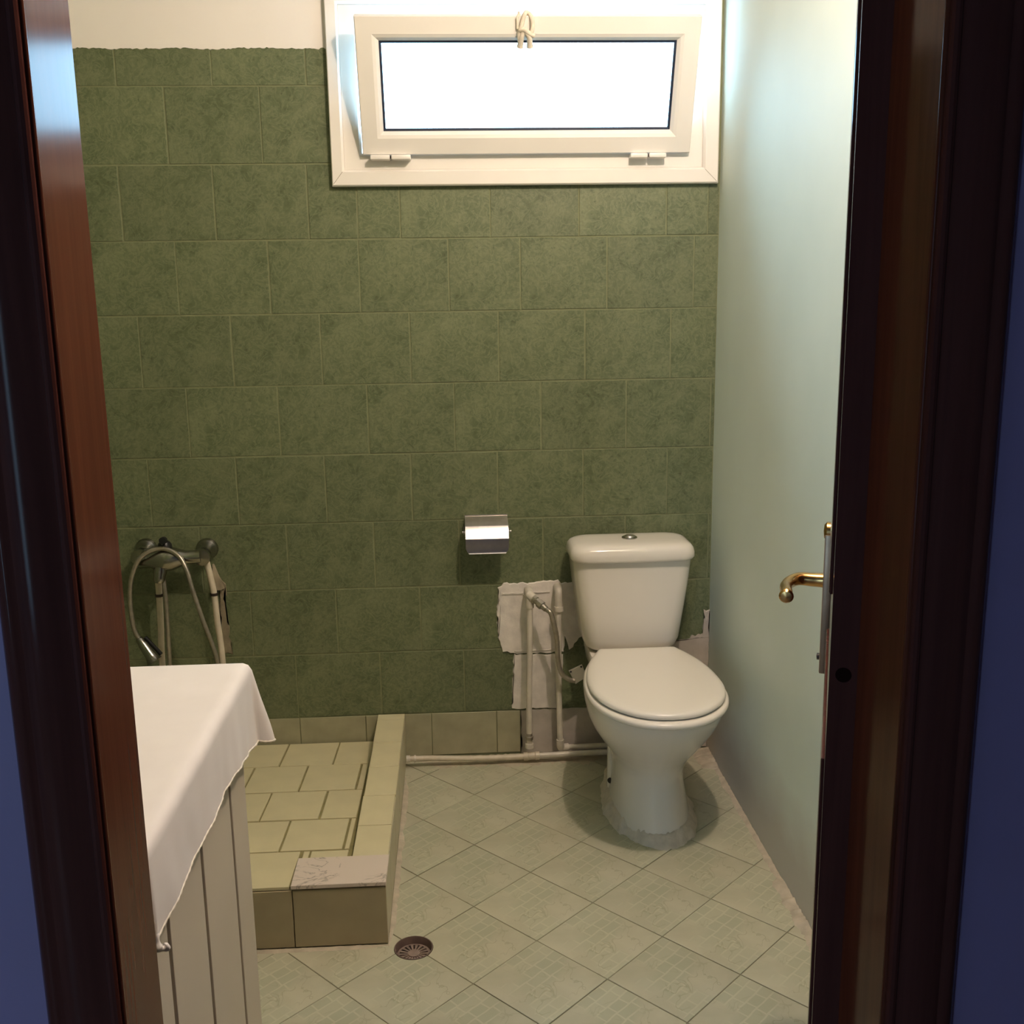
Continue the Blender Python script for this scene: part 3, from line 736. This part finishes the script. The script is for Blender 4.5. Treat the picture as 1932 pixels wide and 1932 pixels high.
# platform behind the bowl that carries the cistern
bm = bmesh.new()
loft(bm, [rrect(0, -.115, hx, hy, .03, z) for z, hx, hy in ((.20, .085, .085), (.26, .10, .095), (.33, .118, .10), (.372, .125, .10), (.380, .122, .097))])
tpart('cistern_shelf', bm, 'ceramic', 50)
# side trap bulge with its fixing hole
bm = bmesh.new()
tube(bm, catmull([(-.040, -.20, .22), (-.056, -.27, .16), (-.064, -.31, .10), (-.064, -.30, .03), (-.064, -.29, .0)], 5), [.030] * 21, 14)
tpart('trap_bulge', bm, 'ceramic', 60)
bm = bmesh.new(); lathe(bm, [(0, .008), (.004, .008), (.0045, 0)], (-.088, -.334, .066), (-.7, -.8, 0), 12); tpart('fixing_hole', bm, 'dark_hole', 40)
# seat ring, lid
def dome(zs, yb, yf, hw):
    return [egg(yb - q * .6, yf + q, hw - q, z) for z, q in zs]
bm = bmesh.new(); loft(bm, dome([(.384, .012), (.3855, .004), (.390, .000), (.397, .000), (.4015, .004), (.4025, .012)], -.222, -.742, .1795)); tpart('seat', bm, 'seat_plastic', 55)
bm = bmesh.new(); loft(bm, dome([(.4035, .016), (.4045, .008), (.409, .003), (.4145, .0035), (.4190, .0075), (.4215, .016), (.4228, .03), (.4235, .06), (.4238, .10)], -.236, -.729, .1755)); tpart('seat_lid', bm, 'seat_plastic', 55)
for s in (-1, 1):
    bm = bmesh.new(); tube(bm, [(s * .075 - .018, -.216, .398), (s * .075 + .018, -.216, .398)], .011, 14); tpart('lid_hinge', bm, 'seat_plastic', 40)
# cistern: tapering body and rounded lid
bm = bmesh.new()
cb = [(.382, .105, .066, .040), (.386, .122, .075, .045), (.396, .133, .080, .045), (.42, .141, .083, .042), (.50, .1520, .0850, .040), (.58, .1625, .0865, .038), (.640, .1690, .0875, .038), (.662, .1705, .088, .038)]
loft(bm, [rrect(0, -.012 - hy, hx, hy, r, z, 6, .006) for z, hx, hy, r in cb])
tpart('cistern', bm, 'ceramic', 50)
bm = bmesh.new()
cl = [(.658, .1705, .0910, .040), (.6605, .1755, .0945, .043), (.666, .1785, .0965, .045), (.678, .1785, .0965, .046), (.690, .1755, .0940, .047), (.698, .1695, .0890, .047), (.7030, .160, .081, .045), (.7060, .146, .069, .042), (.7075, .120, .048, .035), (.7080, .08, .02, .018)]
loft(bm, [rrect(0, -.107, hx, hy, r, z, 6, .006) for z, hx, hy, r in cl])
clid = tpart('cistern_lid', bm, 'ceramic', 50)
bm = bmesh.new(); lathe(bm, [(0, .0225), (.003, .0225), (.0045, .0205), (.0045, .018)], (0, -.107, .7075), (0, 0, 1), 28)
btn = tpart('flush_button', bm, 'chrome', 35, clid)
bm = bmesh.new(); lathe(bm, [(.002, .017), (.007, .0165), (.0095, .011), (.0105, .0)], (0, -.107, .7075), (0, 0, 1), 28); tpart('button_cap', bm, 'steel', 60, clid)
# white cement squeezed out around the foot
bm = bmesh.new(); rr = random.Random(4); rings = []
base = egg(-.13, -.585, .106, 0, x0=.012)
cen = Vector((0, -.36, 0)); nn = len(base)
for (grow, z) in ((-.006, .034), (.001, .026), (.008, .014), (.015, .005), (.018, -.0015)):
    ring_ = []
    for i, p in enumerate(base):
        v = Vector(p); d = (v - cen).normalized(); q = grow + (.010 * noise.noise((v.x * 26, v.y * 26, z * 40)) + rr.uniform(-.003, .003)) * (1 if grow > 0 else .3)
        if v.x < 0 and v.y > -.5: q += .006 if grow > 0 else 0
        v = v + d * q; ring_.append((v.x, v.y, max(-.0015, z + (rr.uniform(-.003, .003) if z > 0 else 0))))
    rings.append(ring_)
loft(bm, rings, True, True); tpart('base_cement', bm, 'mortar_white', 70)

# ------------------------------------------------------------------ toilet paper holder
hold = tag(empty('paper_holder', (-.68, 0, .72)), 'brushed steel toilet paper holder with curved flap on the green tiles', 'paper holder')
hp = [(-.002, .7640), (-.030, .7560), (-.060, .7455), (-.0625, .7435), (-.071, .7295), (-.0800, .7148), (-.0830, .7105), (-.0838, .7060), (-.0838, .694), (-.0838, .682), (-.0840, .6735), (-.0850, .6695), (-.0875, .6670)]
bm = bmesh.new(); rings = []
npf = len(hp)
for i, (y, z) in enumerate(hp):
    hw = .0628
    if z < .685: hw -= .0105 * ((.685 - z) / .0185) ** 2
    rings.append([(-.6785 - hw, y, z), (-.6785 + hw, y, z), (-.6785 + hw, y + .0015, z - .0008), (-.6785 - hw, y + .0015, z - .0008)])
loft(bm, rings); finish('flap', bm, 'steel', hold, 24)
bm = bmesh.new(); bx(bm, -.742, -.615, -.004, -.0005, .700, .766, .001); finish('back_plate', bm, 'steel', hold)
bm = bmesh.new(); tube(bm, [(-.7505, -.055, .7255), (-.607, -.055, .7255)], .0035, 10); finish('spindle', bm, 'steel', hold, 40)
for x in (-.7455, -.612):
    bm = bmesh.new(); bx(bm, x - .001, x + .001, -.060, -.002, .719, .732, .0004); finish('arm', bm, 'steel', hold)

# ------------------------------------------------------------------ water pipes behind the toilet
pipes = tag(empty('water_pipe', (-.56, -.05, 0)), 'painted water pipes running along the floor and up to the valve', 'pipe')
def ptube(name, pts, r, mat='pipe_paint', n=12, sm=True, parent=None):
    bm = bmesh.new(); tube(bm, catmull(pts, 6) if sm and len(pts) > 2 else pts, r, n)
    return finish(name, bm, mat, parent or pipes, 50)
ptube('floor_pipe', [(-.925, -.045, .0195), (-.86, -.045, .0185), (-.78, -.046, .0150), (-.70, -.046, .0125), (-.62, -.046, .0125), (-.575, -.046, .0135)], .0088)
ptube('floor_pipe', [(-.53, -.046, .0145), (-.45, -.046, .0155), (-.38, -.045, .016), (-.26, -.045, .016)], .0088, 'pipe_white')
ptube('floor_pipe', [(-.440, -.026, .030), (-.36, -.026, .030), (-.26, -.026, .030)], .0080, 'pipe_white')
ptube('riser', [(-.5605, -.044, .040), (-.5600, -.044, .20), (-.5560, -.044, .36), (-.5545, -.044, .505)], .0088, 'pipe_white')
ptube('riser', [(-.4660, -.040, .055), (-.4685, -.040, .20), (-.4690, -.040, .36), (-.4680, -.040, .500)], .0088, 'pipe_white')
def fitting(name, prof, o, d, mat='pipe_white'):
    bm = bmesh.new(); lathe(bm, prof, o, d, 18); return finish(name, bm, mat, pipes, 35)
fitting('tee', [(0, .009), (0, .0125), (.012, .0130), (.014, .0115), (.034, .0115), (.036, .0130), (.048, .0125), (.048, .009)], (-.5785, -.046, .0138), (1, 0, .02), 'pipe_paint')
fitting('tee_collar', [(0, .009), (0, .0125), (.014, .0130), (.016, .010)], (-.5605, -.0445, .055), (0, 0, -1))
fitting('union_nut', [(0, .008), (0, .0120), (.010, .0125), (.012, .0095), (.020, .0095)], (-.5605, -.044, .068), (0, 0, 1), 'hose_metal')
ptube('elbow', [(-.466, -.040, .062), (-.4655, -.038, .042), (-.460, -.032, .032), (-.440, -.027, .030)], .0118, 'pipe_white')
ptube('elbow', [(-.468, -.040, .475), (-.468, -.040, .510), (-.467, -.034, .528), (-.467, -.016, .530), (-.467, .018, .530)], [.0125] * 25, 'pipe_white')
fitting('elbow_collar', [(0, .009), (0, .0145), (.014, .0150), (.016, .010)], (-.468, -.040, .485), (0, 0, -1))
ptube('elbow', [(-.5545, -.044, .485), (-.5545, -.044, .512), (-.5545, -.038, .524), (-.5545, -.016, .525), (-.5545, .018, .525)], [.0125] * 25, 'pipe_white')
fitting('pipe_end', [(0, .009), (0, .0105), (.010, .0105), (.012, .009)], (-.935, -.045, .0195), (1, 0, 0))
fitting('coupling', [(0, .009), (0, .0108), (.006, .0108), (.006, .009)], (-.912, -.045, .0193), (1, 0, 0))
pipes.location = Vector(pipes.location) + Vector((-.0014, -.02, .0092))
# stop valve + braided hose
hose = tag(empty('braided_hose', (-.50, -.08, .49)), 'braided metal hose hanging from the wall valve left of the cistern', 'hose')
vd = Vector((.62, -.52, -.46)).normalized(); vo = Vector((-.5549, -.066, .532))
def hl(name, prof, o, d, mat, n=16):
    bm = bmesh.new(); lathe(bm, prof, o, d, n); return finish(name, bm, mat, hose, 35)
hl('white_cap', [(-.010, .0), (-.008, .011), (0, .0135), (.014, .0135), (.016, .010)], vo, vd, 'pipe_white')
hl('valve_body', [(.014, .008), (.014, .0120), (.024, .0130), (.026, .0105), (.034, .0105), (.036, .0135), (.050, .0135), (.052, .009)], vo, vd, 'hose_metal', 8)
hl('ferrule', [(.050, .006), (.050, .0095), (.066, .0090), (.068, .006)], vo, vd, 'hose_metal')
he = vo + vd * .066
hpts = catmull([he, he + vd * .018, (-.490, -.112, .460), (-.4795, -.102, .405), (-.477, -.102, .345), (-.4665, -.102, .300), (-.4430, -.101, .2785), (-.4260, -.100, .2735)], 8)
bm = bmesh.new(); tube(bm, hpts, [.0070 + .0006 * (i % 2) for i in range(len(hpts))], 12); finish('hose', bm, 'hose_metal', hose, 60)
# square plate with two holes on the hose end
A, B, C_, D = Vector((-.4448, -.1, .3051)), Vector((-.4052, -.1, .3236)), Vector((-.3893, -.1, .2848)), Vector((-.4243, -.1, .2628))
bm = bmesh.new(); off = Vector((0, .006, 0))
q = [A, B, C_, D]; cq = (A + B + C_ + D) / 4
loft(bm, [[p + off for p in q], [p + off * .2 for p in q], [p + (cq - p) * .05 for p in q]])
pl = finish('end_plate', bm, 'steel', hose); pl['label'] = 'square metal plate with two small holes'
for P in (A.lerp(cq, .22), B.lerp(cq, .22)):
    bm = bmesh.new(); lathe(bm, [(0, .0030), (.0010, .0030), (.0012, 0)], P + Vector((0, .0002, 0)), (0, -1, 0), 12); o = finish('hole', bm, 'black', pl); o.location = (0, 0, 0)

# ------------------------------------------------------------------ shower mixer on the left
mix = tag(empty('shower_mixer', (-1.60, -.05, .66)), 'worn chrome shower mixer with two supply pipes on the green tiles', 'faucet')
def mx_(name, bm, mat, sm=45): return finish(name, bm, mat, mix, sm)
bm = bmesh.new(); lathe(bm, [(-.018, .0), (-.018, .018), (-.010, .022), (.02, .022), (.035, .030), (.060, .036), (.085, .034), (.105, .026), (.125, .020), (.165, .019), (.165, .0)], (-1.665, -.075, .672), (1, 0, .05), 24); mx_('mixer_body', bm, 'chrome')
for x, z in ((-1.672, .692), (-1.497, .688)):
    bm = bmesh.new(); lathe(bm, [(0, .030), (.006, .032), (.016, .028), (.026, .020), (.060, .019), (.068, .024), (.085, .024), (.088, .0)], (x, -.001, z), (0, -1, -.12), 24); mx_('wall_union', bm, 'chrome')
bm = bmesh.new(); lathe(bm, [(0, .018), (.015, .019), (.026, .0165), (.036, .0170), (.046, .012), (.048, 0)], (-1.613, -.088, .655), (-.12, -.25, -1), 20); mx_('outlet', bm, 'chrome')
bm = bmesh.new(); lathe(bm, [(0, .020), (.018, .020), (.026, .014), (.028, .0)], (-1.600, -.075, .700), (0, 0, 1), 18); mx_('lever_base', bm, 'black')
bm = bmesh.new(); tube(bm, catmull([(-1.600, -.075, .720), (-1.598, -.085, .733), (-1.594, -.115, .738)], 5), [.010] * 11, 12); mx_('lever', bm, 'black')
for nm, pts in (('supply_pipe', [(-1.628, -.070, .635), (-1.630, -.066, .575), (-1.634, -.062, .48), (-1.640, -.060, .36), (-1.642, -.058, .08)]), ('supply_pipe', [(-1.492, -.055, .665), (-1.485, -.052, .62), (-1.4775, -.050, .56), (-1.474, -.050, .48), (-1.468, -.048, .36), (-1.466, -.048, .08)])):
    bm = bmesh.new(); tube(bm, catmull(pts, 6), .0092, 12); mx_(nm, bm, 'pipe_paint')
for x, z, y in ((-1.6305, .566, -.066), (-1.4775, .560, -.050)):
    bm = bmesh.new(); lathe(bm, [(-.004, .0092), (-.004, .0112), (.004, .0112), (.004, .0092)], (x, y, z), (0, 0, 1), 14); mx_('pipe_clamp', bm, 'clamp')
    bm = bmesh.new(); tube(bm, [(x, y + .008, z), (x, -.001, z)], .004, 8); mx_('clamp_screw', bm, 'clamp')
bm = bmesh.new(); loft(bm, [[(-1.486 + a, -.006 - b, z) for a, b in ((.0, .0), (.030 * f, .0), (.022 * f, .016 * f), (0, .022 * f))] for z, f in ((.64, .15), (.60, .6), (.565, 1), (.563, .95))]); mx_('cement_lump', bm, 'old_cement', 50)
# hand shower with its long hose looped over the mixer
sh = tag(empty('hand_shower', (-1.69, -.08, .44)), 'hand shower with grey hose looped over the mixer', 'hand shower')
h1 = catmull([(-1.457, -.13, .30), (-1.466, -.13, .40), (-1.494, -.128, .50), (-1.520, -.124, .60), (-1.532, -.118, .65), (-1.552, -.108, .688), (-1.580, -.100, .706), (-1.610, -.100, .712), (-1.640, -.105, .704), (-1.668, -.110, .680), (-1.690, -.112, .630), (-1.699, -.112, .575), (-1.699, -.112, .52), (-1.695, -.110, .475), (-1.684, -.108, .448)], 8)
bm = bmesh.new(); tube(bm, h1, [.0062 + .0005 * (i % 2) for i in range(len(h1))], 10); finish('shower_hose', bm, 'hose_metal', sh, 60)
h2 = catmull([(-1.606, -.092, .62), (-1.604, -.095, .55), (-1.606, -.095, .45), (-1.610, -.095, .30)], 8)
bm = bmesh.new(); tube(bm, h2, .0062, 10); finish('shower_hose', bm, 'hose_metal', sh, 60)
bm = bmesh.new(); lathe(bm, [(0, .008), (.004, .011), (.018, .012), (.022, .0135), (.06, .0155), (.075, .020), (.080, .024), (.083, .0)], (-1.686, -.108, .452), (.52, -.1, -.86), 18); finish('shower_head', bm, 'chrome', sh, 40)
bm = bmesh.new(); tube(bm, [(-1.672, -.095, .45), (-1.632, -.09, .395)], .006, 10); finish('holder_arm', bm, 'black', sh, 40)

# ------------------------------------------------------------------ cabinet with cloth
CX, CY0, CY1, CZ = -1.138, -1.920, -1.332, .790
cab = tag(empty('cabinet', (-1.46, -1.62, 0)), 'white low cabinet with vertical grooved side panels under the cloth', 'cabinet')
bm = bmesh.new(); bx(bm, XL + .004, CX - .0085, CY0 + .004, CY1 - .004, .0, CZ - .02); finish('carcass', bm, 'groove', cab)
gy = [CY1, -1.442, -1.631, -1.806, CY0]; wg = .0065
for i in range(4):
    y1 = gy[i] - (wg if i else 0); y0 = gy[i + 1] + (wg if i < 3 else 0)
    bm = bmesh.new(); bx(bm, CX - .012, CX, y0, y1, .0, CZ - .02, .002); finish('side_board', bm, 'cabinet', cab)
bm = bmesh.new(); bx(bm, XL + .004, CX - .001, CY1 - .004, CY1 + .001, 0, CZ - .02, .001); finish('back_panel', bm, 'cabinet', cab)
fx = [XL + .004, -1.63, -1.47, -1.305, CX]
for a, b in zip(fx, fx[1:]):
    bm = bmesh.new(); bx(bm, a + .002, b - .002, CY0 - .003, CY0 + .004, .06, CZ - .025, .002); finish('door_board', bm, 'cabinet', cab)
bm = bmesh.new(); bx(bm, XL + .003, CX + .006, CY0 - .006, CY1 + .005, CZ - .02, CZ, .003); finish('top_board', bm, 'cabinet', cab)

cloth_o = tag(empty('tablecloth', (-1.45, -1.62, CZ)), 'white cotton cloth with crocheted hem draped over the cabinet', 'tablecloth')
OX, OY0, OY1, OV = CX + .008, CY0 - .002, CY1 + .006, .118           # edge lines of the table and overhang
NU, NV = 70, 92
U0, U1 = XL + .006, OX + OV; V0, V1 = OY0 - .030, OY1 + OV
def drape(u, v):
    du = max(0, u - OX); dv = (v - OY1) if v > OY1 else ((v - OY0) if v < OY0 else 0)
    r = math.hypot(du, dv); zt = CZ + .004
    bx_, by_ = min(u, OX), min(max(v, OY0), OY1)
    if r < 1e-6:
        q = 0
        return Vector((u, v, zt + .0012 * noise.noise((u * 9, v * 9, 1))))
    dx, dy = du / r, dv / r
    corner = abs(dx * dy) * 2                                           # 1 on the diagonal
    r = max(du, abs(dv)) + .010 * corner * min(1, r / OV)
    rb = .012                                                           # bend radius
    if r < rb * 1.57: a = r / rb; out, drop = rb * math.sin(a), rb * (1 - math.cos(a))
    else: out, drop = rb, rb + (r - rb * 1.57)
    tt = drop / OV
    flare = tt * (.004 + (.022 * corner if dv > 0 else -.012 * abs(dy)))
    wav = tt * (.0012 * math.sin(v * 34 + 1.0) + .004 * noise.noise((v * 22, u * 10, 4))) if dx > .5 else tt * .005 * math.sin(u * 30)
    back = 1 if dv > 0 else 0
    k = out + flare + wav
    if corner > 0 and dv > 0: k += .010 * tt * corner
    zz = zt - drop
    if du > 0 or dv > 0: zz -= tt * .028 * math.exp(-(min(0, v - OY1) / .12) ** 2)
    return Vector((bx_ + dx * k, by_ + dy * k, zz))
bm = bmesh.new(); grid = []
for i in range(NU + 1):
    # denser towards the overhang
    t = i / NU; u = U0 + (U1 - U0) * (1 - (1 - t) ** 1.7)
    grid.append([bm.verts.new(drape(u, V0 + (V1 - V0) * j / NV)) for j in range(NV + 1)])
for i in range(NU):
    for j in range(NV):
        bm.faces.new((grid[i][j], grid[i+1][j], grid[i+1][j+1], grid[i][j+1]))
edge = [grid[i][0].co.copy() for i in range(NU + 1)] + [grid[NU][j].co.copy() for j in range(1, NV + 1)] + [grid[i][NV].co.copy() for i in range(NU - 1, -1, -1)]
tip = grid[NU][0].co.copy()
co = finish('cloth', bm, 'cloth', cloth_o, 80)
md = co.modifiers.new('thickness', 'SOLIDIFY'); md.thickness = .0012; md.offset = 1
bm = bmesh.new()
ed = [p + Vector((.0006, 0, 0)) for p in edge]
tube(bm, ed, [.0016 + .0009 * (i % 2) for i in range(len(ed))], 6); finish('hem', bm, 'string', cloth_o, 70)
kn = catmull([tip + Vector((-.003, .004, .010)), tip + Vector((.002, .001, .002)), tip + Vector((.004, -.001, -.006)), tip + Vector((.009, .002, -.009)), tip + Vector((.013, .006, -.008))], 5)
bm = bmesh.new(); tube(bm, kn, [.0042 + .0012 * math.sin(i * .8) for i in range(len(kn))], 10); finish('corner_knot', bm, 'cloth', cloth_o, 70)
